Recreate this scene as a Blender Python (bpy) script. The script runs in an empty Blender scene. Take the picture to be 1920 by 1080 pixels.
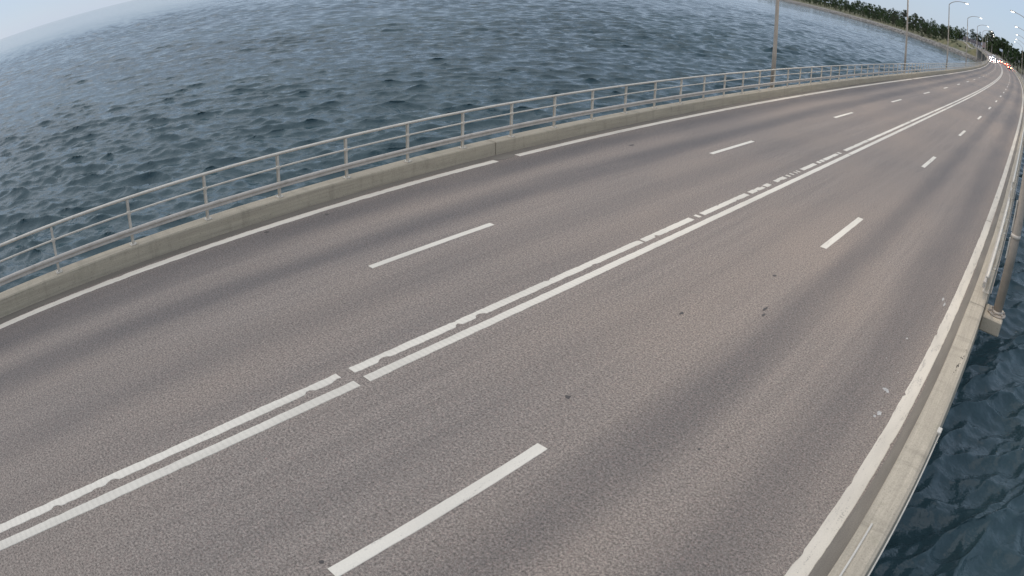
import bpy, bmesh, math, random
import numpy as np
from mathutils import Matrix, Vector

random.seed(7)
rng = np.random.default_rng(11)
SC = bpy.context.scene
COL = bpy.context.collection
PI = math.pi

# ------------------------------------------------------------------ camera
CAM_H = 5.2485
cd = bpy.data.cameras.new('camera')
cam = bpy.data.objects.new('camera', cd)
COL.objects.link(cam)
cd.type = 'PANO'                                   # the wide surveillance lens with its barrel distortion
cd.panorama_type = 'FISHEYE_LENS_POLYNOMIAL'
cd.fisheye_fov = math.radians(170)
cd.fisheye_polynomial_k0 = 0.0
cd.fisheye_polynomial_k1 = -0.03754430259
cd.fisheye_polynomial_k2 = -0.00022570637
cd.fisheye_polynomial_k3 = 1.4951575e-05
cd.fisheye_polynomial_k4 = -8.183929e-07
cd.sensor_width = 36
cd.shift_x = 2.658 / 1920
cd.shift_y = 29.668 / 1080
cd.clip_start = 0.05
cd.clip_end = 60000
_r = (0.7227382449846484, 0.6906427125729135, 0.02573077547292843)
_u = (-0.3301955438213829, 0.3123549894719709, 0.8907329921993831)
_f = (-0.6071411138088175, 0.6522629869323362, -0.4537980429674588)
cam.matrix_world = Matrix(((_r[0], _u[0], -_f[0], 0), (_r[1], _u[1], -_f[1], 0), (_r[2], _u[2], -_f[2], CAM_H), (0, 0, 0, 1)))
SC.camera = cam

# ------------------------------------------------------------------ sky, sun, exposure
SUN_EL, SUN_AZ = 10.0, -122.0                       # degrees; azimuth clockwise from +Y (the bridge's direction)
world = bpy.data.worlds.new('World')
SC.world = world
world.use_nodes = True
nt = world.node_tree
sky = nt.nodes.new('ShaderNodeTexSky')
sky.sky_type = 'NISHITA'
sky.sun_disc = False
sky.sun_elevation = math.radians(SUN_EL)
sky.sun_rotation = math.radians(SUN_AZ)
sky.altitude = 0
sky.air_density = 1.0
sky.dust_density = 0.3
sky.ozone_density = 4.0
# thin evening cloud veils most of the clear sky and evens it out
tc = nt.nodes.new('ShaderNodeTexCoord')
mp = nt.nodes.new('ShaderNodeMapping'); mp.inputs['Scale'].default_value = (1, 1, 3.5)
nt.links.new(tc.outputs['Generated'], mp.inputs[0])
cn = nt.nodes.new('ShaderNodeTexNoise'); cn.inputs['Scale'].default_value = 2.2; cn.inputs['Detail'].default_value = 5
nt.links.new(mp.outputs[0], cn.inputs['Vector'])
cr = nt.nodes.new('ShaderNodeMapRange')
for _k, _v in zip(('From Min', 'From Max', 'To Min', 'To Max'), (.3, .7, .80, .93)): cr.inputs[_k].default_value = _v
nt.links.new(cn.outputs[0], cr.inputs['Value'])
mx = nt.nodes.new('ShaderNodeMix'); mx.data_type = 'RGBA'
nt.links.new(cr.outputs[0], mx.inputs[0])
nt.links.new(sky.outputs[0], mx.inputs[6])
mx.inputs[7].default_value = (2.86, 3.38, 4.2, 1)
nt.links.new(mx.outputs[2], nt.nodes['Background'].inputs[0])
nt.nodes['Background'].inputs[1].default_value = 0.14
sun_d = bpy.data.lights.new('sun', 'SUN')
sun_d.energy = 1.15
sun_d.angle = math.radians(100)
sun_d.color = (1.0, 0.95, 0.92)
sun = bpy.data.objects.new('sun', sun_d)
COL.objects.link(sun)
_a, _e = math.radians(SUN_AZ), math.radians(66)
sun.location = (0, 0, 60)
sun.rotation_euler = Vector((-math.sin(_a) * math.cos(_e), -math.cos(_a) * math.cos(_e), -math.sin(_e))).to_track_quat('-Z', 'Y').to_euler()
SC.view_settings.view_transform = 'Standard'
SC.view_settings.look = 'None'
SC.view_settings.gamma = 1
SC.view_settings.exposure = 0.42

# ------------------------------------------------------------------ helpers
def tag(o, label=None, cat=None, group=None, kind=None):
    if label: o['label'] = label
    if cat: o['category'] = cat
    if group: o['group'] = group
    if kind: o['kind'] = kind
    return o

def empty(name, loc, rz=0.0):
    o = bpy.data.objects.new(name, None)
    o.empty_display_size = 0.3
    COL.objects.link(o)
    o.location = loc
    o.rotation_euler = (0, 0, rz)
    return o

def link(name, me, mat=None, parent=None, loc=None, rz=None):
    o = bpy.data.objects.new(name, me)
    COL.objects.link(o)
    if mat is not None and not me.materials:
        me.materials.append(mat)
    if parent is not None: o.parent = parent
    if loc is not None: o.location = loc
    if rz is not None: o.rotation_euler = (0, 0, rz)
    return o

def copy_tree(o, parent=None):
    c = o.copy()
    COL.objects.link(c)
    if parent is not None: c.parent = parent
    for ch in list(o.children):
        copy_tree(ch, c)
    return c

def off(s):                                        # the bridge swings left towards the shore
    t = max(0.0, s - 50.0)
    return t * t / 6600.0

def rise(s):
    t = max(0.0, s - 150.0)
    return 2.0e-5 * t * t if s < 560 else 2.0e-5 * 410 ** 2 + 0.0164 * (s - 560) * 0.6

def W(s, x, z=0.0):
    return (x - off(s), s, z + rise(s))

def heading(s):
    return math.atan2((off(s + .5) - off(s - .5)), 1.0)

def srange(a, b):
    out = [a]
    while out[-1] < b - 1e-6:
        s = out[-1]
        st = 1.0 if s < 60 else (2.5 if s < 150 else 6.0)
        if s < 50 and s + st > 50: st = 50 - s + 1e-6
        out.append(min(b, s + st))
    return out

def sweep(name, prof, ss, mat=None, parent=None, closed=True, smooth=False, jitter=None):
    """prof: list of (x,z) around a cross-section, swept along the bridge; UV = (x or girth, s)"""
    n = len(prof)
    V, F, UV = [], [], []
    g = [0.0]
    for i in range(n):
        a, b = prof[i], prof[(i + 1) % n]
        g.append(g[-1] + math.hypot(b[0] - a[0], b[1] - a[1]))
    for j, s in enumerate(ss):
        for i, (x, z) in enumerate(prof):
            if jitter: x = x + jitter(i, s)
            V.append(W(s, x, z))
    m = n if closed else n - 1
    for j in range(len(ss) - 1):
        for i in range(m):
            i2 = (i + 1) % n
            F.append((j * n + i, j * n + i2, (j + 1) * n + i2, (j + 1) * n + i))
            UV += [(prof[i][0] if not closed else g[i], ss[j]), (prof[i2][0] if not closed else g[i + 1], ss[j]),
                   (prof[i2][0] if not closed else g[i + 1], ss[j + 1]), (prof[i][0] if not closed else g[i], ss[j + 1])]
    if closed:
        F.append(tuple(range(n)))
        UV += [(p[0], p[1]) for p in prof]
        k = (len(ss) - 1) * n
        F.append(tuple(k + i for i in reversed(range(n))))
        UV += [(p[0], p[1]) for p in reversed(prof)]
    me = bpy.data.meshes.new(name)
    me.from_pydata(V, [], F)
    uvl = me.uv_layers.new(name='UVMap')
    uvl.data.foreach_set('uv', np.array(UV, 'f').ravel())
    if closed:
        bm = bmesh.new(); bm.from_mesh(me); bmesh.ops.recalc_face_normals(bm, faces=bm.faces); bm.to_mesh(me); bm.free()
    if smooth:
        me.polygons.foreach_set('use_smooth', [True] * len(me.polygons))
    return link(name, me, mat, parent)

def circle_prof(cx, cz, r, n=10):
    return [(cx + r * math.cos(2 * PI * i / n), cz + r * math.sin(2 * PI * i / n)) for i in range(n)]

def box_prof(x0, x1, z0, z1, c=0.0):
    if not c: return [(x0, z0), (x1, z0), (x1, z1), (x0, z1)]
    return [(x0 + c, z0), (x1 - c, z0), (x1, z0 + c), (x1, z1 - c), (x1 - c, z1), (x0 + c, z1), (x0, z1 - c), (x0, z0 + c)]

def bm_box(bm, x0, x1, y0, y1, z0, z1, bev=0.0):
    r = bmesh.ops.create_cube(bm, size=1.0)
    for v in r['verts']:
        v.co = Vector(((x0 + x1) / 2 + v.co.x * (x1 - x0), (y0 + y1) / 2 + v.co.y * (y1 - y0), (z0 + z1) / 2 + v.co.z * (z1 - z0)))
    if bev:
        es = list({e for v in r['verts'] for e in v.link_edges})
        bmesh.ops.bevel(bm, geom=es, offset=bev, segments=1, affect='EDGES')

def bm_tube(bm, pts, radii, n=10, caps=True):
    rings = []
    pts = [Vector(q) for q in pts]
    for i, q in enumerate(pts):
        d = (pts[min(i + 1, len(pts) - 1)] - pts[max(i - 1, 0)]).normalized()
        a = d.cross(Vector((0, 1, 0)) if abs(d.y) < .9 else Vector((1, 0, 0))).normalized()
        b = d.cross(a)
        r = radii[i] if isinstance(radii, (list, tuple)) else radii
        rings.append([bm.verts.new(q + a * r * math.cos(2 * PI * k / n) + b * r * math.sin(2 * PI * k / n)) for k in range(n)])
    for i in range(len(rings) - 1):
        for k in range(n):
            bm.faces.new((rings[i][k], rings[i][(k + 1) % n], rings[i + 1][(k + 1) % n], rings[i + 1][k])).smooth = True
    if caps:
        bm.faces.new(rings[0]); bm.faces.new(rings[-1])

def finish(bm, name, mat, smooth=False):
    bmesh.ops.recalc_face_normals(bm, faces=bm.faces)
    me = bpy.data.meshes.new(name)
    bm.to_mesh(me); bm.free()
    if smooth: me.polygons.foreach_set('use_smooth', [True] * len(me.polygons))
    me.materials.append(mat)
    return me

# ------------------------------------------------------------------ materials
class N:
    def __init__(self, name):
        self.m = bpy.data.materials.new(name)
        self.m.use_nodes = True
        self.t = self.m.node_tree
        self.b = self.t.nodes['Principled BSDF']
        self.out = self.t.nodes['Material Output']
    def n(self, typ, **kw):
        nd = self.t.nodes.new(typ)
        for k, v in kw.items(): setattr(nd, k, v)
        return nd
    def l(self, a, b): self.t.links.new(a, b)
    def inp(self, sock, v):
        if hasattr(v, 'is_output') or hasattr(v, 'links'): self.l(v, sock)
        else: sock.default_value = v
    def math(self, op, a, b=0.0, c=0.0, clamp=False):
        nd = self.n('ShaderNodeMath', operation=op, use_clamp=clamp)
        self.inp(nd.inputs[0], a); self.inp(nd.inputs[1], b)
        if op in ('MULTIPLY_ADD', 'SMOOTH_MIN', 'COMPARE'): self.inp(nd.inputs[2], c)
        return nd.outputs[0]
    def rng(self, v, a, b, c=0.0, d=1.0, smooth=True):
        nd = self.n('ShaderNodeMapRange', interpolation_type='SMOOTHSTEP' if smooth else 'LINEAR')
        self.inp(nd.inputs['Value'], v)
        for k, x in zip(('From Min', 'From Max', 'To Min', 'To Max'), (a, b, c, d)): self.inp(nd.inputs[k], x)
        return nd.outputs[0]
    def noise(self, vec, scale, detail=3.0, rough=0.55, dist=0.0):
        nd = self.n('ShaderNodeTexNoise')
        if vec is not None: self.l(vec, nd.inputs['Vector'])
        nd.inputs['Scale'].default_value = scale
        nd.inputs['Detail'].default_value = detail
        nd.inputs['Roughness'].default_value = rough
        nd.inputs['Distortion'].default_value = dist
        return nd.outputs[0]
    def mapping(self, vec, scale=(1, 1, 1), rot=(0, 0, 0), loc=(0, 0, 0)):
        nd = self.n('ShaderNodeMapping')
        self.l(vec, nd.inputs[0])
        nd.inputs['Location'].default_value = loc
        nd.inputs['Rotation'].default_value = rot
        nd.inputs['Scale'].default_value = scale
        return nd.outputs[0]
    def mix(self, f, a, b, blend='MIX'):
        nd = self.n('ShaderNodeMix', data_type='RGBA', blend_type=blend)
        self.inp(nd.inputs[0], f)
        for k, v in ((6, a), (7, b)):
            if isinstance(v, tuple): nd.inputs[k].default_value = (*v, 1)
            else: self.l(v, nd.inputs[k])
        return nd.outputs[2]
    def scale_col(self, col, f):
        nd = self.n('ShaderNodeVectorMath', operation='SCALE')
        if isinstance(col, tuple): nd.inputs[0].default_value = col
        else: self.l(col, nd.inputs[0])
        self.inp(nd.inputs['Scale'], f)
        return nd.outputs[0]
    def uv(self): return self.n('ShaderNodeUVMap', uv_map='UVMap').outputs[0]
    def obj(self): return self.n('ShaderNodeTexCoord').outputs['Object']
    def pos(self): return self.n('ShaderNodeNewGeometry').outputs['Position']
    def sep(self, v):
        nd = self.n('ShaderNodeSeparateXYZ'); self.l(v, nd.inputs[0]); return nd.outputs
    def bump(self, h, strength, dist, normal=None):
        nd = self.n('ShaderNodeBump')
        self.l(h, nd.inputs['Height'])
        nd.inputs['Strength'].default_value = strength
        nd.inputs['Distance'].default_value = dist
        if normal is not None: self.l(normal, nd.inputs['Normal'])
        return nd.outputs[0]
    def done(self, col=None, rough=0.6, normal=None, metal=0.0, spec=None):
        if col is not None: self.inp(self.b.inputs['Base Color'], (*col, 1) if isinstance(col, tuple) else col)
        self.inp(self.b.inputs['Roughness'], rough)
        self.b.inputs['Metallic'].default_value = metal
        if spec is not None: self.b.inputs['Specular IOR Level'].default_value = spec
        if normal is not None: self.l(normal, self.b.inputs['Normal'])
        return self.m

TRACKS = [(-12.25, .75, .95), (-10.65, .58, .85), (-8.75, .5, .34), (-7.5, .35, .2), (-5.3, .4, .16), (-3.45, .5, .72), (-1.75, .65, .66)]

def mat_asphalt():
    k = N('asphalt')
    uv = k.uv(); x, s, _ = k.sep(uv)
    wob = k.noise(k.mapping(uv, (1, .12, 1)), .9, 2)
    xw = k.math('ADD', x, k.math('MULTIPLY', k.math('SUBTRACT', wob, .5), .55))
    dark = None
    for c, w, a in TRACKS:
        d = k.math('ABSOLUTE', k.math('SUBTRACT', xw, c))
        g = k.rng(d, w * 1.25, w * .1, 0.0, a)
        dark = g if dark is None else k.math('MAXIMUM', dark, g)
    patch = k.noise(k.mapping(uv, (.8, .22, 1)), 1.0, 3, .6)
    dark = k.math('MULTIPLY', dark, k.rng(patch, .2, .75, .65, 1.1))
    streak = k.noise(k.mapping(uv, (5.0, .16, 1)), 1.0, 4, .6)
    big = k.noise(k.mapping(uv, (.35, .15, 1), loc=(3, 1, 0)), 1.0, 3)
    st = k.noise(uv, 33.0, 3, .8)                       # the stones in the wearing course
    st2 = k.noise(k.mapping(uv, loc=(9, 4, 0)), 110.0, 1, .8)
    vor = k.n('ShaderNodeTexVoronoi', feature='F1'); k.l(uv, vor.inputs['Vector']); vor.inputs['Scale'].default_value = 55
    hue = k.sep(vor.outputs['Color'])[0]
    c = k.mix(k.rng(streak, .3, .7), (.214, .181, .153), (.258, .217, .182))
    c = k.mix(k.rng(big, .35, .7), c, (.268, .219, .178))
    c = k.mix(dark, c, (.122, .107, .096))
    c = k.mix(k.rng(hue, .62, 1.0, 0, .35), c, (.27, .19, .158))
    f = k.math('MULTIPLY', k.rng(st, .3, .7, .30, 1.66, False), k.rng(st2, .28, .72, .6, 1.4, False))
    f = k.math('MULTIPLY', f, k.rng(k.noise(uv, 13.0, 3, .7), .3, .7, .86, 1.14, False))
    c = k.scale_col(c, f)
    nrm = k.bump(st, .8, .006)
    return k.done(c, k.math('SUBTRACT', .78, k.math('MULTIPLY', dark, .12)), nrm, spec=.35)

def mat_gutter():
    k = N('gutter_mastic')
    uv = k.uv()
    a = k.noise(k.mapping(uv, (3, .5, 1)), 1.0, 4, .65)
    b = k.noise(uv, 60, 2, .7)
    c = k.mix(k.rng(a, .3, .7), (.165, .145, .118), (.225, .197, .160))
    c = k.scale_col(c, k.rng(b, .3, .7, .82, 1.18, False))
    return k.done(c, .75, k.bump(b, .3, .003))

def mat_paint(name, wear=.5, ribs=0.0, tone=(.74, .67, .555)):
    k = N(name)
    uv = k.uv(); x, s, _ = k.sep(uv)
    a = k.noise(k.mapping(uv, (9, 1.6, 1)), 1.0, 5, .7)
    b = k.noise(uv, 38, 3, .75)
    g = k.noise(k.mapping(uv, (2, .35, 1), loc=(5, 5, 0)), 1.0, 3)
    c = k.mix(k.rng(g, .35, .75), tone, tuple(t * .82 for t in tone))
    if ribs:
        r = k.math('SINE', k.math('MULTIPLY', s, 2 * PI / .085))
        c = k.scale_col(c, k.rng(r, -1, .6, 1 - ribs, 1.0))
    worn = k.rng(k.math('ADD', k.math('MULTIPLY', a, .55), k.math('MULTIPLY', b, .45)), .60 - .10 * wear, .66 - .08 * wear)
    c = k.mix(k.math('MULTIPLY', worn, .35 + .6 * wear), c, (.25, .215, .18))
    c = k.scale_col(c, k.rng(b, .3, .7, .93, 1.06, False))
    return k.done(c, .6, k.bump(b, .35, .003))

def mat_concrete(name, tone=(.44, .375, .275), tone2=(.365, .31, .23)):
    k = N(name)
    q = k.pos()
    uv = k.uv()
    a = k.noise(k.mapping(uv, (5, .5, 1)), 1.0, 5, .65)
    run = k.noise(k.mapping(uv, (.7, 3.2, 1), loc=(2, 7, 0)), 1.0, 4, .6)
    fine = k.noise(q, 48, 3, .7)
    brush = k.noise(k.mapping(uv, (26, .45, 1), loc=(1, 3, 0)), 1.0, 4, .65)
    blot = k.noise(q, 2.1, 4, .6)
    c = k.mix(k.rng(a, .3, .72), tone, tone2)
    c = k.mix(k.rng(run, .52, .75, 0, .5), c, (.22, .19, .14))
    c = k.mix(k.rng(blot, .55, .75, 0, .35), c, (.26, .24, .16))
    pit = k.rng(k.noise(q, 30, 1, .5), .70, .76, 0, .6)
    c = k.mix(pit, c, (.12, .11, .09))
    c = k.scale_col(c, k.math('MULTIPLY', k.rng(fine, .3, .7, .84, 1.16, False), k.rng(brush, .3, .7, .88, 1.12, False)))
    return k.done(c, .85, k.bump(fine, .4, .004))

def mat_metal(name, tone, rough=.5, metal=.25, dirt=.25):
    k = N(name)
    q = k.pos()
    a = k.noise(q, 3.0, 4, .65)
    b = k.noise(q, 26, 3, .7)
    c = k.mix(k.rng(a, .45, .75, 0, dirt), tone, (.22, .19, .15))
    c = k.scale_col(c, k.rng(b, .3, .7, .9, 1.1, False))
    return k.done(c, k.rng(b, .3, .7, rough - .07, rough + .08, False), None, metal)

def mat_plain(name, col, rough=.6, metal=0.0, var=.12, scale=4.0):
    k = N(name)
    b = k.noise(k.obj(), scale, 4, .65)
    c = k.scale_col(col, k.rng(b, .3, .7, 1 - var, 1 + var, False))
    return k.done(c, rough, None, metal)

def mat_emit(name, col, strength):
    k = N(name)
    k.b.inputs['Base Color'].default_value = (*col, 1)
    k.b.inputs['Emission Color'].default_value = (*col, 1)
    k.b.inputs['Emission Strength'].default_value = strength
    return k.m

def mat_water():
    k = N('sea_water')
    q = k.pos()
    m1 = k.mapping(q, (1, 1, 1), rot=(0, 0, math.radians(-38)))
    m2 = k.mapping(q, (.55, 1.25, 1), rot=(0, 0, math.radians(-52)))
    a = k.noise(m2, .95, 4, .62, .25)
    b = k.noise(m1, 3.4, 3, .6, .2)
    d = k.noise(m2, 11.0, 2, .6)
    big = k.noise(q, .02, 3, .5)
    n1 = k.bump(a, .36, .30)
    n2 = k.bump(b, .48, .085, n1)
    n3 = k.bump(d, .45, .016, n2)
    c = k.mix(k.rng(big, .35, .65), (.034, .064, .073), (.044, .078, .086))
    k.b.inputs['IOR'].default_value = 1.333
    return k.done(c, .06, n3)

def mat_leaf(name, c1, c2):
    k = N(name)
    oi = k.n('ShaderNodeObjectInfo').outputs['Random']
    a = k.noise(k.pos(), .55, 3, .6)
    c = k.mix(k.rng(a, .3, .7), c1, c2)
    c = k.scale_col(c, k.rng(oi, 0, 1, .75, 1.3, False))
    return k.done(c, .65, None, spec=.25)

M_ASPH = mat_asphalt()
M_GUT = mat_gutter()
M_PAINT = mat_paint('lane_paint', .35)
M_PAINT_RIB = mat_paint('ribbed_centre_paint', .22, .07)
M_PAINT_WORN = mat_paint('worn_edge_paint', .62, 0, (.67, .60, .49))
M_PAINT_EDGE = mat_paint('edge_paint', .42, 0, (.73, .655, .54))
M_CONC = mat_concrete('parapet_concrete')
M_CONC2 = mat_concrete('pale_concrete', (.45, .385, .29), (.38, .325, .245))
M_DECK = mat_concrete('deck_concrete', (.27, .26, .23), (.21, .20, .18))
M_RAIL = mat_metal('galvanised_rail', (.62, .56, .465), .5, .1, .22)
M_RAIL2 = mat_metal('guard_beam_steel', (.50, .445, .375), .55, .1, .45)
M_POLE = mat_metal('lamp_pole_steel', (.40, .34, .275), .55, .1, .5)
M_PALE = mat_plain('pale_plastic', (.52, .48, .41), .5)
M_TAR = mat_plain('tar_spot', (.07, .06, .053), .7)
M_DROP = mat_plain('pale_dropping', (.42, .40, .37), .8, 0, .3, 20)
M_WATER = mat_water()
M_LAMP = mat_emit('lit_lamp_lens', (1.0, .96, .90), 7.0)

# ------------------------------------------------------------------ water
WZ = -7.0
def build_water():
    r = [0.6, 1.5, 2.5]
    while r[-1] < 1300: r.append(r[-1] + max(.13, .0032 * r[-1]))
    r = np.concatenate([r, [1600, 2300, 3500, 6000, 12000, 24000]])
    dense = np.arange(-98, 24.001, 0.2)
    rest = np.arange(27, 262, 3.0)
    az = np.radians(np.concatenate([dense, rest]))
    nr, na = len(r), len(az)
    R, A = np.meshgrid(r, az, indexing='ij')
    X = R * np.sin(A); Y = R * np.cos(A)
    dr = np.gradient(r)
    daz = np.gradient(az)
    sp = np.maximum(dr[:, None] * np.ones(na)[None], R * daz[None, :])
    sp = np.clip(sp, .03, None)
    Z = np.zeros_like(X); DX = np.zeros_like(X); DY = np.zeros_like(X)
    g = np.random.default_rng(5)
    wind = math.radians(-52 + 180)                       # waves run towards the bridge from the far left
    nw = 120
    lam = np.exp(g.uniform(np.log(.42), np.log(6.5), nw))
    th = wind + g.normal(0, .36, nw)
    ph = g.uniform(0, 2 * PI, nw)
    amp = .0112 * lam ** 1.05 * np.exp(-(lam / 5.2) ** 2) * (.6 + .8 * g.random(nw))
    # slow gusts: patches of rougher and smoother water
    gust = 1 + .2 * np.sin(X * .021 + Y * .013 + 1) + .17 * np.sin(X * -.009 + Y * .034 + 2.2) + .15 * np.sin(X * .063 - Y * .05 + .7 + 1.5 * np.sin(X * .02))
    for i in range(nw):
        kx, ky = math.sin(th[i]) * 2 * PI / lam[i], math.cos(th[i]) * 2 * PI / lam[i]
        f = np.clip((lam[i] / sp - 2.0) / 1.5, 0, 1)
        a = amp[i] * f
        p = kx * X + ky * Y + ph[i]
        Z += a * np.cos(p)
        DX -= 1.0 * a * math.sin(th[i]) * np.sin(p)
        DY -= 1.0 * a * math.cos(th[i]) * np.sin(p)
    Z *= gust; 
    V = np.stack([X + DX, Y + DY, WZ + Z], -1).reshape(-1, 3).astype('f')
    i, j = np.meshgrid(np.arange(nr - 1), np.arange(na), indexing='ij')
    j2 = (j + 1) % na
    F = np.stack([i * na + j, (i + 1) * na + j, (i + 1) * na + j2, i * na + j2], -1).reshape(-1, 4)
    me = bpy.data.meshes.new('water')
    me.vertices.add(len(V)); me.vertices.foreach_set('co', V.ravel())
    me.loops.add(F.size); me.loops.foreach_set('vertex_index', F.ravel().astype('i'))
    me.polygons.add(len(F)); me.polygons.foreach_set('loop_start', np.arange(0, F.size, 4, dtype='i'))
    me.polygons.foreach_set('use_smooth', np.ones(len(F), bool))
    me.update(calc_edges=True)
    if me.polygons[0].normal.z < 0:
        me.flip_normals()
    o = link('water', me, M_WATER)
    tag(o, 'choppy blue grey sea water around the bridge', kind='structure')
build_water()

# ------------------------------------------------------------------ bridge, road, markings
S0, S1 = -45.0, 545.0
bridge = empty('bridge', (0, 0, WZ))
tag(bridge, 'long low concrete road bridge with beige parapets curving left to the shore', 'bridge')
def under(o, parent):                               # parent while keeping world placement
    o.parent = parent
    o.matrix_parent_inverse = Matrix.Translation(parent.location).inverted()
    return o
SS = srange(S0, S1)
under(sweep('deck', [(-13.58, -.02), (-.26, -.02), (-.26, -.42), (-2.6, -.62), (-3.4, -2.3), (-10.4, -2.3), (-11.2, -.62), (-13.58, -.42)], SS, M_DECK), bridge)
c = .022
def par_prof(xi, xo):                               # inner foot, outer edge
    d = 1 if xo > xi else -1
    return [(xi, .0), (xi + d * .012, .335), (xi + d * .034, .358), (xo - d * .05, .366), (xo - d * .006, .345), (xo, .30), (xo, -.55), (xi + d * .16, -.55), (xi + d * .16, -.01)]
wav = lambda i, s: .006 * math.sin(s * .37) + .004 * math.sin(s * 1.3 + i)
GAP = 13.5
for xi, xo in ((-13.25, -13.64), (-.585, -.2)):
    prev = S0
    for nxt in [GAP, GAP + 33.6, GAP + 67.2, GAP + 134.4, GAP + 201.6, GAP + 302.4, GAP + 403.2, S1]:
        under(sweep('parapet', par_prof(xi, xo), srange(prev, nxt - .012), M_CONC2 if xo > -1 else M_CONC, jitter=wav), bridge)
        prev = nxt + .012
bm = bmesh.new(); bm_box(bm, -2.6, 2.6, -.75, .75, -7.2 - 2, 0, .12); bm_box(bm, -3.6, 3.6, -.9, .9, 0, .45, .05)
pier_me = finish(bm, 'pier', M_DECK)
for kx in range(0, 17):
    s = -30 + 33.6 * kx
    z = W(s, 0)[2] - 2.3 - .45 - .004
    if s < S1 - 10:
        under(link('pier', pier_me, None, None, (W(s, -6.9)[0], s, z), heading(s)), bridge)

bm = bmesh.new(); bm_box(bm, -7.4, 7.4, -1.5, 2.2, -10.5, -.44, .08); bm_box(bm, -7.6, -6.9, 2.0, 9.0, -9.5, -.1, .05); bm_box(bm, 6.9, 7.6, 2.0, 9.0, -9.5, -.1, .05)
under(link('abutment', finish(bm, 'abutment', M_DECK), None, None, W(S1 - .8, -6.9), heading(S1)), bridge)
road = sweep('road', [(x, 0.0) for x in (-13.30, -11.2, -9.6, -6.97, -4.3, -2.5, -.54)], srange(S0, 760), M_ASPH, closed=False)
tag(road, 'worn reddish grey asphalt carriageway of four lanes across the bridge', kind='structure')

def mark(name, x0, x1, s0, s1, mat, z=.005, rag=.008, step=.12, seed=0, notches=()):
    """one painted or thermoplastic stripe with slightly uneven edges, raised above the asphalt"""
    r = random.Random(seed * 7919 + int(s0 * 100))
    V, F, UV = [], [], []
    st = max(step, (s1 - s0) / 900)
    n = max(2, int((s1 - s0) / st)); a = b = 0.0
    for i in range(n + 1):
        s = s0 + (s1 - s0) * i / n
        a = .6 * a + r.gauss(0, rag * .5); b = .6 * b + r.gauss(0, rag * .5)
        xa, xb = x0 + a, x1 + b
        for ns, hw, lo, hi in notches:              # chips: share of the width lost from the left and the right edge
            if abs(s - ns) < hw:
                q = .72 * (1 - .5 * abs(s - ns) / hw)
                xa += (x1 - x0) * lo * q; xb -= (x1 - x0) * hi * q
        for x, zz in zip((xa - .006, xa, xb, xb + .006), (.0008, z, z, .0008)):
            V.append(W(s, x, zz)); UV.append((x, s))
    for i in range(n):
        for q in range(3):
            F.append((i * 4 + q, i * 4 + q + 1, i * 4 + q + 5, i * 4 + q + 4))
    me = bpy.data.meshes.new(name)
    me.from_pydata(V, [], F)
    ul = me.uv_layers.new(name='UVMap')
    ul.data.foreach_set('uv', np.array([UV[v] for f in F for v in f], 'f').ravel())
    return link(name, me, mat, road)

# dashed lane lines: 3 m stroke, 9 m gap
for n in range(-2, 45):
    s = 6.78 + 12 * n + (.06 * max(0, n - 3))
    if s > -30: mark('lane_dash', -9.664 - .065, -9.664 + .065, s, s + 3.0, M_PAINT, .006, .003, seed=n)
    s = 2.21 + 12 * n + (.06 * max(0, n - 3))
    if s > -30: mark('lane_dash', -4.283 - .075, -4.283 + .075, s, s + 3.0, M_PAINT, .006, .003, seed=n + 99)
# solid double centre line, chipped and broken in places
for a, b in ((S0, 4.44), (4.60, 24.10), (24.16, 49.45), (49.6, 112), (112.2, 560)):
    mark('centre_line', -6.822 - .075, -6.822 + .075, a, b, M_PAINT_RIB, .007, .0045, .05 if a < 30 else .5, seed=3)
B_NOTCH = ((-.11, .06, 0, .55), (.55, .05, 0, .3), (.81, .07, 0, .6), (3.84, .07, 0, .55), (4.3, .08, .0, .35), (5.09, .08, 0, .6), (6.5, .06, .2, .7), (6.93, .09, 0, .75), (8.6, .05, .35, 0), (9.7, .06, 0, .3),
           (11.31, .05, .45, .0), (11.76, .06, 0, .7), (14.6, .05, .3, 0), (15.4, .04, 0, .35), (16.63, .06, .3, .5), (17.0, .1, .5, 0), (18.2, .12, .0, .4), (21.3, .06, .2, .6), (22.9, .07, .0, .5), (25.8, .08, .3, .0), (26.9, .06, 0, .4))
for a, b in ((S0, 4.36), (4.57, 11.27), (11.33, 13.26), (13.46, 13.58),
             (13.72, 16.06), (16.24, 17.08), (17.18, 17.50), (17.9, 18.62), (18.8, 18.93), (19.12, 19.22), (19.42, 19.5), (19.62, 19.72), (19.98, 21.2), (21.44, 21.68), (21.76, 22.02),
             (22.10, 23.55), (23.7, 23.9), (24.48, 27.7), (27.78, 36.8), (36.95, 45.2), (45.35, 60.1), (60.3, 84), (84.2, 560)):
    mark('centre_line', -7.126 - .072, -7.126 + .072, a, b, M_PAINT_RIB, .006, .007, .045 if a < 30 else .5, seed=5, notches=B_NOTCH)
# edge lines
for a, b in ((S0, 13.10), (13.89, 34.9), (35.0, 65.4), (65.9, 88.3), (88.8, 560)):
    mark('edge_line', -12.855 - .095, -12.855 + .095, a, b, M_PAINT_EDGE, .005, .010 if a < 5 else .006, .07 if a < 30 else .6, seed=9)
for a, b in ((S0, 21.9), (21.96, 74), (74.2, 560)):
    mark('edge_line', -.906 - .105, -.906 + .105, a, b, M_PAINT_WORN, .006, .005 if a < 12 else .004, .06 if a < 30 else .6, seed=13, notches=((9.62, .05, .3, 0), (12.2, .05, .22, 0), (7.1, .08, .12, 0), (5.6, .06, .15, 0), (8.2, .05, 0, .12)))
def strip(name, x0, x1, s0, s1, mat, z):
    o = sweep(name, [(x0, z), (x1, z)], srange(s0, s1), mat, None, closed=False,
              jitter=lambda i, s: .018 * math.sin(s * .9 + i * 2) + .012 * math.sin(s * 2.7 + i))
    o.parent = road
strip('gutter_strip', -.775, -.56, S0, 545, M_GUT, .004)
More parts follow.
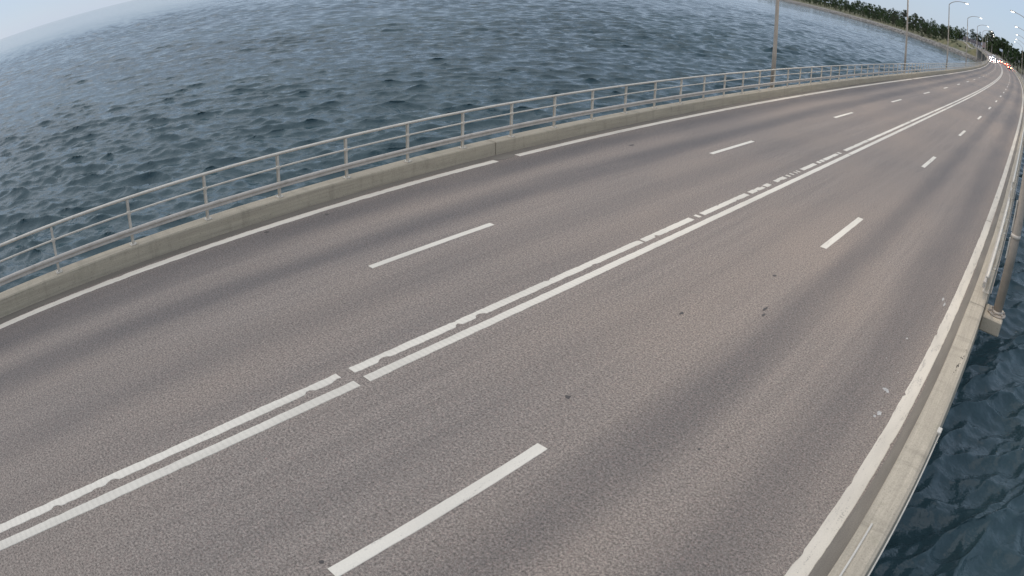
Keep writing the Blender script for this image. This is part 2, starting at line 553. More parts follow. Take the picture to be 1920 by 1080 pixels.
strip('gutter_strip', -13.28, -13.02, S0, 545, M_GUT, .004)

def blob(name, x, s, rx, ry, mat, z=.004, n=11, rag=.3, parent=road):
    r = random.Random(int(x * 1000 + s * 77))
    V = [W(s + ry * math.sin(2 * PI * i / n) * (1 + rag * r.uniform(-1, 1)), x + rx * math.cos(2 * PI * i / n) * (1 + rag * r.uniform(-1, 1)), z) for i in range(n)]
    V.append(W(s, x, z + .002))
    me = bpy.data.meshes.new(name)
    me.from_pydata(V, [], [(i, (i + 1) % n, n) for i in range(n)])
    return link(name, me, mat, parent)
for x, s, a, b in ((-4.74, 6.2, .045, .04), (-12.6, 6.27, .05, .06), (-4.94, 9.26, .03, .05), (-4.47, 2.22, .025, .025), (-12.53, 7.72, .045, .05), (-4.46, 11.91, .03, .05),
                   (-2.88, 6.43, .018, .025), (-3.98, 10.47, .025, .09), (-3.90, 10.25, .03, .06), (-11.6, 17.4, .05, .12), (-2.62, 6.7, .012, .015), (-3.1, 5.95, .01, .012)):
    blob('tar_spot', x, s, a, b, M_TAR)
for x, s, a, b in ((-1.33, 9.54, .05, .05), (-1.28, 9.5, .025, .04), (-1.21, 8.84, .04, .06), (-1.25, 8.72, .025, .03), (-1.22, 13.95, .025, .10), (-1.14, 13.72, .02, .14), (-1.49, 11.5, .02, .03), (-1.30, 10.2, .012, .012),
                   (-1.62, 10.5, .012, .012), (-2.3, 7.0, .012, .01)):
    blob('pale_spot', x, s, a, b, M_DROP)
blob('repair_patch', -13.02, 13.5, .22, .38, M_GUT, .0065, 14, .12)

# ------------------------------------------------------------------ railings
def post_mesh():
    bm = bmesh.new()                                    # an I-profile upright, narrower below the guard beam
    for (x0, x1, y0, y1) in ((-.034, -.027, -.024, .024), (.027, .034, -.024, .024), (-.027, .027, -.005, .005)):
        bm_box(bm, x0, x1, y0, y1, .0, .93)
    return finish(bm, 'post', M_RAIL)
def plate_mesh():
    bm = bmesh.new()
    bm_box(bm, -.085, .085, -.075, .075, -.002, .016, .004)
    for sx in (-1, 1):
        for sy in (-1, 1):
            bm_box(bm, sx * .062 - .011, sx * .062 + .011, sy * .055 - .011, sy * .055 + .011, .015, .034)
    return finish(bm, 'base_plate', M_RAIL)
def clamp_mesh():
    bm = bmesh.new(); bm_box(bm, -.034, .034, -.042, .042, -.034, .034, .008)
    return finish(bm, 'rail_clamp', M_RAIL)
POST, PLATE, CLAMP = post_mesh(), plate_mesh(), clamp_mesh()
def railing(xp, face, s_first, s_start, s_end, label, toprail, dp=1.79, goff=.085):
    """xp: post line; face: +1 when the carriageway lies towards +x"""
    root = empty('railing', W(max(s_start, s_first), xp, .365))
    tag(root, label, 'railing', 'steel railings on the parapets')
    inv = Matrix.Translation(root.location).inverted()
    def put(o): o.parent = root; o.matrix_parent_inverse = inv; return o
    for a, b in toprail:
        put(sweep('top_rail', circle_prof(xp, 1.325, .033, 10), srange(a, b), M_RAIL, None, smooth=True))
    put(sweep('middle_rail', circle_prof(xp + face * .02, 1.03, .021, 8), srange(s_start, s_end), M_RAIL, None, smooth=True))
    g = xp + face * goff                                # guard beam: folded box with a rounded top edge, on the carriageway side
    prof = [(g - .035, .60), (g - .035, .70), (g - .02, .722), (g + .015, .722), (g + .035, .705), (g + .04, .675), (g + .016, .655), (g + .016, .625), (g + .03, .60), (g + .01, .585), (g - .02, .585)]
    put(sweep('guard_beam', prof, srange(s_start, s_end), M_RAIL2, None))
    n, s = 0, s_first
    while s < s_end and n < 299:
        w = W(s, xp, .364)
        po = link('post', POST, None, None, w, heading(s)); put(po)
        if s < 60:
            b = link('base_plate', PLATE, None, po, (0, 0, 0)); 
            k = link('rail_clamp', CLAMP, None, po, (face * .02, 0, 1.03 - .364))
        n += 1; s += dp
railing(-13.42, 1, 1.71 - 1.79 * 6, S0 + 1, 524, 'pale steel railing with three rails along the left parapet above the open water', ((S0 + 1, 524),))
railing(-.285, -1, 14.4, 13.9, 520, 'pale steel railing along the right parapet, seen end-on from above', ((12.35, 19.5), (22.9, 520)), goff=.072)

def single(name, me_or_obj, label, cat, group=None):
    return tag(me_or_obj, label, cat, group)
single('', sweep('cable_pipe', circle_prof(-.165, .315, .011, 8), srange(-6, 8.55), M_PALE, smooth=True), 'thin pale pipe along the outer edge of the near right parapet', 'pipe')
bm = bmesh.new(); bm_box(bm, -.225, -.15, 8.42, 8.56, .285, .36, .01)
link('pipe_clip', finish(bm, 'pipe_clip', M_PALE), None, bpy.data.objects['cable_pipe'])
single('', sweep('cable_pipe', circle_prof(-.155, .31, .010, 8), srange(14.6, 60), M_POLE, smooth=True), 'thin grey pipe outside the right parapet beyond the lamp post bracket', 'pipe')
single('', sweep('cable_duct', box_prof(-.453, -.427, .362, .378, .004), srange(0.5, 6.1), M_PALE), 'narrow white cable duct lying on top of the near right parapet', 'cable duct')

# ------------------------------------------------------------------ street lamps
def lamp_proto(side):
    """side -1: stands on the left edge, arm reaching to +x; side +1: right edge, arm to -x. Origin at flange level (z=.19 above road)"""
    d = -side
    root = empty('street_lamp', (0, 0, 0))
    bm = bmesh.new()
    xa, xb = (-.33, .19)
    if side < 0: xa, xb = -xb, -xa
    v = [(xa, -.42, 0), (xb, -.42, 0), (xb, .42, 0), (xa, .42, 0)]
    bm_box(bm, xa, xb, -.38, .38, -.36, -.03, .03)
    link('bracket', finish(bm, 'bracket', M_CONC2), None, root)
    bm = bmesh.new()
    bm_tube(bm, [(0, 0, -.028), (0, 0, .0)], .235, 20)
    bm_tube(bm, [(0, 0, .002), (0, 0, .035), (0, 0, .06)], [.14, .14, .11], 16)
    fl = link('flange', finish(bm, 'flange', M_POLE), None, root)
    for k in range(6):
        bm = bmesh.new(); a = k * PI / 3 + .3
        bm_tube(bm, [(.19 * math.cos(a), .19 * math.sin(a), .0), (.19 * math.cos(a), .19 * math.sin(a), .05)], .02, 6)
        link('bolt', finish(bm, 'bolt', M_POLE), None, fl)
    bm = bmesh.new()
    bm_tube(bm, [(0, 0, .05), (0, 0, 1.9), (0, 0, 2.0), (0, 0, 9.2), (0, 0, 9.8)], [.115, .112, .105, .07, .062], 14)
    link('pole', finish(bm, 'pole', M_POLE), None, root)
    bm = bmesh.new()
    pts = []
    for k in range(7):
        t = k / 6
        pts.append((d * (2.6 * (1 - math.cos(t * PI / 2)) * .55 + 2.6 * t * .45), 0, 9.78 + 1.05 * math.sin(t * PI / 2)))
    bm_tube(bm, pts, [.055, .052, .05, .047, .044, .04, .038], 10)
    link('arm', finish(bm, 'arm', M_POLE), None, root)
    bm = bmesh.new()
    x0, x1 = sorted((d * 2.5, d * 3.3))
    bm_box(bm, x0, x1, -.16, .16, 10.79, 10.92, .05)
    hd = link('lamp_head', finish(bm, 'lamp_head', M_PALE), None, root)
    bm = bmesh.new()
    x0, x1 = sorted((d * 2.72, d * 3.15))
    bm_box(bm, x0, x1, -.10, .10, 10.74, 10.785, .015)
    link('lens', finish(bm, 'lens', M_LAMP), None, hd)
    ld = bpy.data.lights.new('lamp_light', 'SPOT')      # the lamp is lit: its pool on the carriageway
    ld.energy = 1000; ld.color = (1.0, .86, .70); ld.spot_size = math.radians(128); ld.spot_blend = .9; ld.shadow_soft_size = .2
    lo = bpy.data.objects.new('lamp_light', ld); COL.objects.link(lo); lo.parent = hd; lo.location = (d * 2.93, 0, 10.70)
    return root
words = ['nearest', 'second', 'third', 'fourth', 'fifth', 'sixth', 'seventh', 'eighth', 'ninth', 'tenth', 'eleventh', 'twelfth', 'thirteenth', 'fourteenth', 'fifteenth', 'sixteenth']
for side, s0, x in ((-1, 33.2, -13.96), (1, 14.0, .12)):
    proto = lamp_proto(side)
    for n in range(15):
        s = s0 + 33.5 * n
        if s > (290 if side < 0 else 220): break
        o = proto if n == 0 else copy_tree(proto)
        o.location = W(s, x, .19)
        o.rotation_euler = (0, 0, heading(s))
        o['category'] = 'street lamp'
        o['group'] = 'street lamps along the bridge'
        if side < 0: o['label'] = ('tall grey lamp post, %s one along the left railing counting from the camera' % words[n])
        else: o['label'] = ('tall grey lamp post on a bracket outside the right parapet' if n == 0 else 'tall grey lamp post, %s one along the right parapet counting from the camera' % words[n])
    if side > 0:
        for z0, z1 in ((1.15, 1.58), (1.72, 2.35)):
            bm = bmesh.new(); bm_box(bm, -.140, -.105, -.055, .0, z0, z1, .006)
            link('cable_cover', finish(bm, 'cable_cover', M_PALE), None, proto)
        bm = bmesh.new(); bm_tube(bm, [(0, 0, 1.60), (0, 0, 1.69)], .124, 14)
        link('pole_band', finish(bm, 'pole_band', M_RAIL2), None, proto)

# ------------------------------------------------------------------ shore and land
CX = [-4000, -1500, -600, -330, -175, -100, -66, -50, -30, 0, 60, 200, 900, 4000]
CY = [3600, 1800, 1200, 900, 715, 605, 545, 536, 540, 552, 572, 640, 980, 3000]
def coast(x): return np.interp(x, CX, CY)
def centre_x(y):
    t = np.maximum(0, np.asarray(y, float) - 50)
    return -6.9 - t * t / 6600
def rise_np(y):
    y = np.asarray(y, float)
    return np.where(y < 560, 2e-5 * np.maximum(0, y - 150) ** 2, 2e-5 * 410 ** 2 + .00984 * (y - 560))
def sstep(a, b, v):
    t = np.clip((v - a) / (b - a), 0, 1); return t * t * (3 - 2 * t)
def ground(x, y):
    x = np.asarray(x, float); y = np.asarray(y, float)
    d = y - coast(x)
    z = WZ - 1.5 + 3.6 * sstep(-3, 6, d) + 1.8 * sstep(6, 26, d) + 2.6 * sstep(25, 110, d)
    z = z + sstep(3, 22, d) * 7.6 * np.exp(-((x + 70) / 30) ** 2 - ((y - 622) / 42) ** 2)
    z = z + sstep(20, 60, d) * (.5 * np.sin(x * .11 + y * .05) + .4 * np.sin(y * .13 - x * .06))
    rd = np.abs(x - centre_x(y))
    emb = rise_np(y) - .12 - np.maximum(0, rd - 7.4) * .55 - np.maximum(0, 551 - y) * .9
    z = np.where((y > 537) & (y < 800), np.maximum(z, emb), z)
    z = np.where((y > 537) & (y < 800) & (rd < 8.5), np.minimum(z, rise_np(y) - .12), z)
    return z

def mat_land():
    k = N('shore_ground')
    q = k.pos(); x, y, z = k.sep(q)
    a = k.noise(q, .12, 4, .6)
    b = k.noise(q, .9, 4, .65)
    zz = k.math('ADD', z, k.math('MULTIPLY', k.math('SUBTRACT', a, .5), 2.0))
    stone = k.mix(k.rng(b, .3, .7), (.21, .19, .165), (.33, .295, .25))
    grass = k.mix(k.rng(a, .35, .65), (.10, .105, .045), (.20, .17, .085))
    c = k.mix(k.rng(zz, WZ + 2.6, WZ + 4.2), stone, grass)
    c = k.scale_col(c, k.rng(b, .3, .7, .75, 1.25, False))
    return k.done(c, .9)
M_LAND = mat_land()
def build_land():
    xs = np.concatenate([np.arange(-4000, -400, 90), np.arange(-400, -180, 8), np.arange(-180, 90, 2.2), np.arange(90, 300, 12), np.arange(300, 4001, 110)])
    t = np.concatenate([np.arange(-6, 30, 1.6), np.arange(30, 130, 3.5), np.arange(130, 400, 25), np.arange(400, 5000, 300)])
    Xg, T = np.meshgrid(xs, t, indexing='ij')
    Yg = coast(Xg) + T
    Zg = ground(Xg, Yg)
    V = np.stack([Xg, Yg, Zg], -1).reshape(-1, 3)
    nx, nt_ = Xg.shape
    i, j = np.meshgrid(np.arange(nx - 1), np.arange(nt_ - 1), indexing='ij')
    F = np.stack([i * nt_ + j, (i + 1) * nt_ + j, (i + 1) * nt_ + j + 1, i * nt_ + j + 1], -1).reshape(-1, 4)
    me = bpy.data.meshes.new('land')
    me.from_pydata(V.tolist(), [], F.tolist())
    me.polygons.foreach_set('use_smooth', [True] * len(me.polygons))
    tag(link('land', me, M_LAND), 'low wooded shore with a stony beach beyond the bridge', kind='structure')
build_land()
def gz(x, y): return float(ground(x, y))

# stones of the beach
def build_rocks():
    M = mat_plain('beach_stone', (.27, .245, .215), .9, 0, .3, .5)
    bm = bmesh.new(); bmesh.ops.create_icosphere(bm, subdivisions=1, radius=1)
    base = np.array([v.co[:] for v in bm.verts]); fb = np.array([[v.index for v in f.verts] for f in bm.faces]); bm.free()
    V, F = [], []
    g = np.random.default_rng(3)
    for i in range(2600):
        x = -30 - 420 * g.random() ** 1.7 if g.random() < .82 else g.uniform(-30, 60)
        d = g.normal(1.5, 2.6)
        y = float(coast(x)) + d
        s = g.uniform(.3, .95)
        pts = base * (g.uniform(.7, 1.3, 3) * s) * (1 + g.normal(0, .12, (len(base), 1)))
        pts = pts + np.array([x, y, gz(x, y) + .1])
        F.append(fb + len(base) * i); V.append(pts)
    V = np.concatenate(V); F = np.concatenate(F)
    me = bpy.data.meshes.new('shore_stones'); me.from_pydata(V.tolist(), [], F.tolist())
    tag(link('shore_stones', me, M), 'grey boulders along the waterline of the far shore', kind='stuff')
build_rocks()

# ------------------------------------------------------------------ trees
M_LEAF = [mat_leaf('leaf_dark', (.026, .048, .016), (.045, .075, .024)), mat_leaf('leaf_mid', (.040, .068, .020), (.070, .098, .034)), mat_leaf('leaf_grey', (.055, .066, .036), (.085, .092, .052))]
M_BARK = mat_plain('bark', (.10, .08, .06), .9, 0, .3)
M_BIRCH = mat_plain('birch_bark', (.36, .33, .29), .8, 0, .35, 1.0)
def crown_mesh(seed, h, rx, kind, mat, nleaf=1100):
    g = np.random.default_rng(seed)
    cl = []
    base = .22 if kind == 'broad' else .45
    for i in range(26):
        t = g.uniform(base, .97)
        u = (t - base) / (1 - base)
        rr = rx * (math.sin(PI * min(1, u * .82 + .18)) ** .7) if kind == 'broad' else rx * (1 - u * .75)
        a = g.uniform(0, 2 * PI); q = rr * math.sqrt(g.uniform(.05, 1))
        cl.append((q * math.cos(a), q * math.sin(a), h * t, g.uniform(.16, .30) * rx + .3))
    V, F = [], []
    for i in range(nleaf):
        x, y, z, r = cl[g.integers(len(cl))]
        v = g.normal(0, 1, 3); v /= np.linalg.norm(v); v *= r * g.uniform(.55, 1.05); v[2] *= .75
        p = np.array([x, y, z]) + v
        n1 = g.normal(0, 1, 3); n1 /= np.linalg.norm(n1); n2 = np.cross(n1, g.normal(0, 1, 3)); n2 /= np.linalg.norm(n2)
        s = g.uniform(.22, .52)
        k = len(V)
        V += [p - n1 * s, p + n2 * s * .7, p + n1 * s, p - n2 * s * .7]
        F.append((k, k + 1, k + 2, k + 3))
    me = bpy.data.meshes.new('crown'); me.from_pydata([tuple(v) for v in V], [], F); me.materials.append(mat)
    return me
def trunk_mesh(seed, h, r, mat):
    g = random.Random(seed)
    bm = bmesh.new()
    pts = [(0, 0, -.6)] + [(g.uniform(-.25, .25) * k / 3, g.uniform(-.25, .25) * k / 3, h * .85 * k / 5) for k in range(1, 6)]
    bm_tube(bm, pts, [r * 1.2, r, r * .85, r * .65, r * .45, r * .2], 7)
    for k in range(6):
        z = h * g.uniform(.3, .7); a = g.uniform(0, 2 * PI); L = h * .2
        bm_tube(bm, [(0, 0, z), (L * .5 * math.cos(a), L * .5 * math.sin(a), z + L * .4), (L * math.cos(a), L * math.sin(a), z + L * .95)], [r * .4, r * .28, r * .1], 5)
    return finish(bm, 'trunk', mat)
PROTO = []
for i in range(7):
    kind = 'broad' if i not in (3, 6) else 'tall'
    h = (15, 17, 14, 19, 16, 18, 20)[i]
    PROTO.append((crown_mesh(i + 20, h, (5.2, 4.6, 5.6, 3.0, 4.2, 5.0, 3.2)[i], kind, M_LEAF[(0, 1, 0, 0, 2, 1, 1)[i]]), trunk_mesh(i, h, .26, M_BIRCH if i in (3, 6) else M_BARK), h))
def tree(x, y, i, hgt, label, group, name='broadleaf_tree'):
    cr, tr, h = PROTO[i]
    o = empty(name, (x, y, gz(x, y) - .1), random.uniform(0, 6.28))
    sc = hgt / h
    o.scale = (sc * random.uniform(.9, 1.15), sc * random.uniform(.9, 1.15), sc)
    link('crown', cr, None, o); link('trunk', tr, None, o)
    tag(o, label, 'tree', group)
g = random.Random(21)
# wood behind the beach, left of the bridge
n = 0
for row, (d0, hh) in enumerate(((24, 9), (38, 13), (56, 16), (80, 18))):
    x = -88 + row * 3
    while x > -520:
        y = float(coast(x)) + d0 * (1 if row < 2 else 1.1) + g.uniform(-5, 5)
        if x < -86 or row > 1:
            tree(x, y, g.choice((0, 1, 2, 4, 5)), hh * g.uniform(.85, 1.2), 'leafy green tree in the wood behind the stony beach on the left', 'trees behind the beach left of the bridge')
            n += 1
        x -= g.uniform(4.5, 8.0) * (1 + max(0, -x - 160) / 200) * (1 + .15 * row)
# behind the houses and at the head of the road
for x, y, h in ((-84, 655, 15), (-76, 660, 14), (-69, 662, 15), (-62, 668, 15), (-97, 640, 14), (-91, 632, 12), (-80, 640, 11)):
    tree(x, y, g.choice((0, 1, 5)), h * g.uniform(.95, 1.1), 'green tree behind the pale houses above the shore', 'trees behind the houses')
for x, y in ((-92, 745), (-86, 760), (-80, 770), (-73, 765), (-66, 760), (-60, 748), (-55, 735), (-52, 720), (-99, 735), (-105, 750), (-48, 700)):
    if abs(x - float(centre_x(y))) > 11:
        tree(x, y, g.choice((0, 1, 2, 5)), 15 * g.uniform(.9, 1.15), 'dark green tree beside the road where it leaves the bridge', 'trees at the head of the road')
# tall trees right of the bridge end
for row, (d0, hh) in enumerate(((12, 15), (22, 18), (36, 19.5), (54, 20.5))):
    x = -27 + row * 1.5
    while x < 75:
        y = float(coast(x)) + d0 + g.uniform(-3, 3)
        if abs(x - float(centre_x(y))) > 11:
            tree(x, y, g.choice((3, 6)) if row < 2 else g.choice((0, 1, 5, 3)), hh * g.uniform(.85, 1.12),
                 'tall tree with a bare trunk in the dark wood right of the bridge end' if row < 2 else 'tall tree at the back of the dark wood right of the bridge end',
                 'front trees of the wood on the right' if row < 2 else 'back trees of the wood on the right', 'tall_tree')
        x += g.uniform(3.0, 5.2)
for y0, x0, x1 in ((612, -38, -24), (628, -44, -26), (648, -48, -28), (670, -52, -30), (695, -56, -34)):
    x = x0
    while x < x1:
        yy = y0 + g.uniform(-5, 5)
        if abs(x - float(centre_x(yy))) > 10.5:
            tree(x, yy, g.choice((0, 1, 5, 3)), 20 * g.uniform(.88, 1.1), 'tall dark tree close behind the white road sign at the bridge end', 'trees behind the white road sign', 'tall_tree')
        x += g.uniform(3.6, 6.0)
# bushes on the slope
def bush(x, y, s, i):
    cr = PROTO[i][0]
    o = empty('bush', (x, y, gz(x, y) - .8 * s), random.uniform(0, 6.28))
    o.scale = (.28 * s, .28 * s, .17 * s)
    link('foliage', cr, None, o)
    tag(o, 'low grey green bush on the slope below the houses', 'bush', 'bushes on the slope')
for x, y, s in ((-92, 612, 1.8), (-86, 600, 1.6), (-80, 592, 1.3), (-75, 585, 1.0), (-71, 577, 1.1), (-66, 580, .9), (-97, 615, 2.0), (-61, 573, .8), (-78, 600, 1.2), (-57, 566, .8), (-104, 628, 2.1), (-111, 640, 2.0), (-121, 652, 2.0)):
    bush(x, y, s, g.choice((0, 2, 4)))

# ------------------------------------------------------------------ houses on the rise
M_WALL = mat_plain('white_render', (.62, .60, .58), .8, 0, .08, .6)
M_ROOF = mat_plain('dark_roof', (.075, .065, .068), .8, 0, .2, 1.5)
M_GLASS = mat_plain('dark_glass', (.03, .035, .04), .15, 0, .1)
def house(x, y, rz, L, D, hw, hr, label, nwin):
    z = min(gz(x + dx, y + dy) for dx in (-L / 2, L / 2) for dy in (-D / 2, D / 2)) - .2
    o = empty('house', (x, y, z), rz)
    tag(o, label, 'house')
    bm = bmesh.new(); bm_box(bm, -L / 2, L / 2, -D / 2, D / 2, -1.5, hw)
    a = [bm.verts.new((sx * L / 2, yy, zz)) for sx in (-1, 1) for yy, zz in ((-D / 2, hw), (D / 2, hw), (0, hw + hr))]
    bm.faces.new(a[:3]); bm.faces.new(a[3:])
    link('wall', finish(bm, 'wall', M_WALL), None, o)
    bm = bmesh.new(); t = .18; ov = .5
    for sy in (-1, 1):
        q = [(-L / 2 - ov, sy * (D / 2 + ov), hw - ov * hr / (D / 2)), (L / 2 + ov, sy * (D / 2 + ov), hw - ov * hr / (D / 2)), (L / 2 + ov, sy * .004, hw + hr + .03), (-L / 2 - ov, sy * .004, hw + hr + .03)]
        lo = [bm.verts.new((px, py, pz + .03)) for px, py, pz in q]; hi = [bm.verts.new((px, py, pz + .03 + t)) for px, py, pz in q]
        bm.faces.new(lo); bm.faces.new(hi)
        for k in range(4): bm.faces.new((lo[k], lo[(k + 1) % 4], hi[(k + 1) % 4], hi[k]))
    rf = link('roof', finish(bm, 'roof', M_ROOF), None, o)
    bm = bmesh.new(); bm_box(bm, L * .2, L * .2 + .7, -.3, .4, hw + hr * .6, hw + hr + .9)
    link('chimney', finish(bm, 'chimney', M_ROOF), None, rf)
    for fl in range(1 if hw < 4 else 2):
        for k in range(nwin):
            cx = -L / 2 + L * (k + .5) / nwin
            bm = bmesh.new(); bm_box(bm, cx - .65, cx + .65, -D / 2 - .06, -D / 2 + .03, .9 + fl * 2.5, 2.2 + fl * 2.5)
            w = link('window', finish(bm, 'window', M_WALL), None, o)
            bm = bmesh.new(); bm_box(bm, cx - .55, cx + .55, -D / 2 - .08, -D / 2 - .05, 1.0 + fl * 2.5, 2.1 + fl * 2.5)
            link('pane', finish(bm, 'pane', M_GLASS), None, w)
house(-60.5, 616, .25, 11, 7, 3.2, 2.4, 'white rendered house with dark roof nearest the bridge end', 4)
house(-69.5, 628, .15, 9, 7, 3.2, 2.6, 'pale house with dark roof, farther left behind the bushes', 3)
# pale track up the slope to the houses
def track():
    V, F = [], []
    pts = [(-55, 559), (-58, 572), (-61, 585), (-65, 597), (-71, 608), (-80, 616)]
    P = []
    for i in range(len(pts) - 1):
        for t in range(8): P.append((pts[i][0] + (pts[i + 1][0] - pts[i][0]) * t / 8, pts[i][1] + (pts[i + 1][1] - pts[i][1]) * t / 8))
    for x, y in P:
        for dx in (-1.6, 0, 1.6): V.append((x + dx, y - dx * .25, gz(x + dx, y - dx * .25) + .12))
    for i in range(len(P) - 1):
        for k in range(2): F.append((i * 3 + k, i * 3 + k + 1, i * 3 + k + 4, i * 3 + k + 3))
    me = bpy.data.meshes.new('gravel_track'); me.from_pydata(V, [], F)
    tag(link('gravel_track', me, mat_plain('gravel', (.36, .32, .26), .9, 0, .2, .5)), 'pale gravel track climbing the slope to the houses', kind='structure')
track()

# ------------------------------------------------------------------ road signs at the far end
M_SIGNB = mat_plain('sign_back', (.30, .24, .22), .6, .1, .15)
M_SIGNW = mat_plain('sign_white', (.62, .66, .72), .5, 0, .04)
M_SIGND = mat_plain('sign_frame', (.04, .05, .09), .5, 0, .1)
def sign_board(s, x, w, z0, z1, label, face, frame, legs, small=None):
    o = empty('road_sign', W(s, x, .35 if abs(x + 6.9) > 5 else 0), heading(s)); tag(o, label, 'road sign')
    for lx in legs:
        bm = bmesh.new(); bm_tube(bm, [(lx, .12, 0), (lx, .12, z1)], .11, 10); link('post', finish(bm, 'post', M_POLE), None, o)
    bm = bmesh.new(); bm_box(bm, -w / 2, w / 2, -.04, .04, z0, z1, .01); pn = link('panel', finish(bm, 'panel', frame), None, o)
    b = .14
    bm = bmesh.new(); bm_box(bm, -w / 2 + b, w / 2 - b, -.06, -.043, z0 + b, z1 - b); link('face', finish(bm, 'face', face), None, pn)
    if small:
        bm = bmesh.new(); bm_box(bm, *small[:2], -.09, -.065, *small[2:]); link('plate', finish(bm, 'plate', M_SIGNW), None, o)
sign_board(455, -13.9, 3.0, 3.4, 7.0, 'large brown grey sign board seen from behind at the left end of the bridge', M_SIGNB, M_SIGNB, (-1.0, 1.0), (-1.45, -.55, 4.6, 6.4))
sign_board(455, -.2, 2.6, 5.2, 7.0, 'white road sign with dark frame high above the right lanes', M_SIGNW, M_SIGND, (1.0,))

# ------------------------------------------------------------------ cars
M_TYRE = mat_plain('tyre', (.02, .02, .02), .8); M_RIM = mat_plain('rim', (.4, .4, .4), .4, .6)
M_HEAD = mat_emit('lit_headlight', (1.0, .94, .86), 1500.0)
M_TAIL = mat_emit('lit_taillight', (1.0, .06, .03), 150.0)
M_TAIL0 = mat_plain('tail_lens', (.25, .01, .01), .3); M_HEAD0 = mat_plain('head_lens', (.5, .5, .5), .2)
def loft(secs, mat, name):
    bm = bmesh.new(); rings = []
    for y, hw0, hw1, z0, z1 in secs:
        zc = z0 + (z1 - z0) * .55
        q = [(-hw0 * .94, z0), (hw0 * .94, z0), (hw0, z0 + .12), (hw0, zc), (hw1, z1 - .05), (hw1 * .9, z1), (-hw1 * .9, z1), (-hw1, z1 - .05), (-hw0, zc), (-hw0, z0 + .12)]
        rings.append([bm.verts.new((a, y, b)) for a, b in q])
    for i in range(len(rings) - 1):
        for k in range(10): bm.faces.new((rings[i][k], rings[i][(k + 1) % 10], rings[i + 1][(k + 1) % 10], rings[i + 1][k]))
    bm.faces.new(rings[0]); bm.faces.new(rings[-1])
    return finish(bm, name, mat)
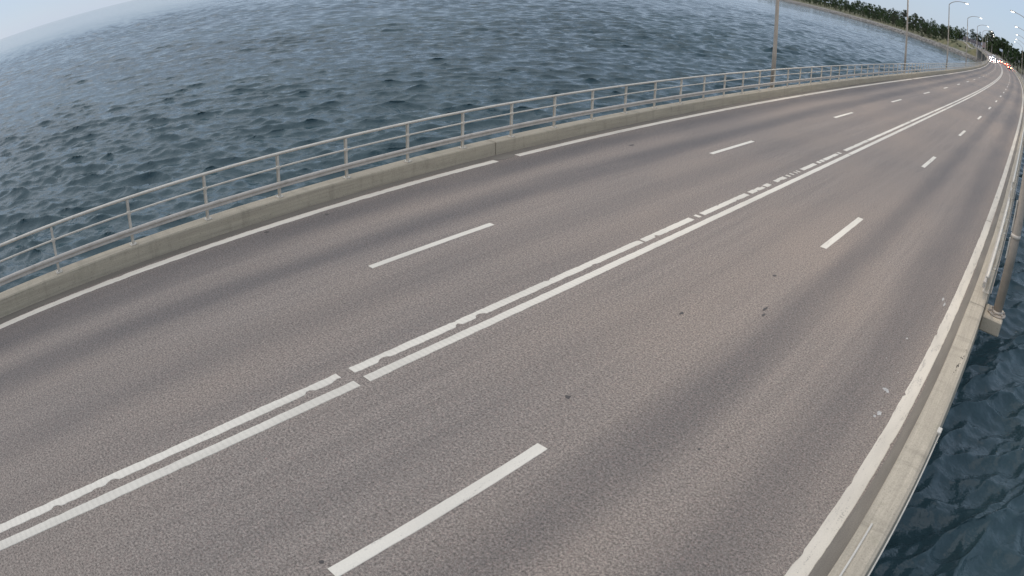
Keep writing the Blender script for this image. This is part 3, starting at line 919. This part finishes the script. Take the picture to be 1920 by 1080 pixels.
def car(s, x, toward, paint, label, van=False):
    rz = heading(s) + (PI if toward else 0)              # local +y is the car's front
    o = empty('car' if not van else 'van', W(s, x, .006), rz)
    tag(o, label, 'van' if van else 'car', 'vehicles near the far end of the bridge')
    if van:
        body = [(-2.5, .9, .86, .35, 2.25), (-2.42, .96, .88, .28, 2.32), (.9, .96, .86, .26, 2.34), (1.25, .96, .84, .26, 2.2), (1.8, .95, .85, .28, 1.35), (2.35, .9, .8, .3, 1.15), (2.5, .8, .7, .36, .95)]
    else:
        body = [(-2.2, .78, .72, .38, .92), (-2.1, .86, .78, .28, 1.0), (-1.2, .9, .82, .22, 1.0), (.7, .9, .82, .22, .98), (1.5, .88, .76, .22, .9), (2.05, .84, .7, .28, .78), (2.2, .74, .6, .36, .66)]
    b = link('body', loft(body, paint, 'body'), None, o)
    if not van:
        cabs = [(-1.85, .70, .60, .9, 1.0), (-1.2, .76, .58, .9, 1.42), (-.2, .78, .58, .9, 1.48), (.45, .77, .58, .9, 1.42), (1.25, .72, .6, .85, .95)]
        gl = link('windows', loft(cabs, M_GLASS, 'windows'), None, o)
        link('roof', loft([(-1.25, .62, .57, 1.40, 1.455), (-.2, .62, .57, 1.44, 1.51), (.4, .62, .57, 1.40, 1.455)], paint, 'roof'), None, o)
    else:
        bm = bmesh.new()
        v = [bm.verts.new(q) for q in ((-.78, 1.30, 2.1), (.78, 1.30, 2.1), (.82, 1.79, 1.42), (-.82, 1.79, 1.42))]; bm.faces.new(v)
        link('windscreen', finish(bm, 'windscreen', M_GLASS), None, o)
        bm = bmesh.new()
        v2 = [bm.verts.new(q) for q in ((-.7, -2.515, 1.3), (.7, -2.515, 1.3), (.68, -2.50, 1.95), (-.68, -2.50, 1.95))]; bm.faces.new(v2)
        link('rear_window', finish(bm, 'rear_window', M_GLASS), None, o)
    for sx in (-1, 1):
        for yy in (-1.35, 1.35):
            bm = bmesh.new(); bm_tube(bm, [(sx * .72, yy, .32), (sx * .76, yy, .32), (sx * .9, yy, .32), (sx * .93, yy, .32)], [.28, .32, .32, .28], 16)
            t = link('wheel', finish(bm, 'wheel', M_TYRE), None, o)
            bm = bmesh.new(); bm_tube(bm, [(sx * .925, yy, .32), (sx * .94, yy, .32)], [.2, .17], 12); link('rim', finish(bm, 'rim', M_RIM), None, t)
        yf = 2.32 if van else 2.0; yb = -2.47 if van else -2.14
        zf = .85 if van else .66; zb = 1.0 if van else .86
        bm = bmesh.new(); bm_box(bm, sx * .62 - .19, sx * .62 + .19, yf, yf + .16, zf - .08, zf + .08, .02); link('headlight', finish(bm, 'headlight', M_HEAD if toward else M_HEAD0), None, o)
        bm = bmesh.new(); bm_box(bm, sx * .66 - .15, sx * .66 + .15, yb - .1, yb + .02, zb - .1, zb + .12, .02); link('taillight', finish(bm, 'taillight', M_TAIL), None, o)
P1 = mat_plain('paint_silver', (.42, .43, .45), .3, .4, .03); P2 = mat_plain('paint_white', (.65, .65, .63), .3, 0, .03)
P3 = mat_plain('paint_dark', (.05, .055, .07), .25, .2, .03); P4 = mat_plain('paint_red', (.22, .03, .03), .3, 0, .05)
car(318, -11.2, True, P1, 'oncoming silver car with bright headlights in the outer left lane')
car(338, -8.5, True, P3, 'oncoming dark car with bright headlights beside the centre line')
car(352, -5.6, False, P2, 'white van driving away beside the centre line', True)
car(345, -2.6, False, P4, 'red car with lit tail lights driving away, the farther of two')
car(296, -2.6, False, P3, 'dark car with lit tail lights driving away, nearest one on the right')
car(368, -11.2, True, P1, 'added oncoming grey car, its lit headlights enlarging the glare, rear one in the outer left lane')  # extra car, added so its headlights enlarge the oncoming glare
car(392, -8.5, True, P2, 'added oncoming white van, its lit headlights enlarging the glare, last in the queue beside the centre line', True)  # extra van, added behind the others to make the headlight glare larger
# marks on the top of the near right parapet
M_STAIN = mat_plain('dark_stain', (.09, .075, .055), .9)
r = random.Random(4)
par = [o for o in bridge.children if o.name.startswith('parapet') and o.data.materials[0] == M_CONC2][0]
def stain(x, s, a, b):
    o = blob('stain', x, s, a, b, M_STAIN, .3665, 8, .3, None); under(o, bridge)
for i in range(16):
    f = r.random(); stain(-.335 + .05 * f + r.gauss(0, .012), 10.2 + 1.2 * f + r.gauss(0, .06), r.uniform(.006, .011), r.uniform(.02, .035))
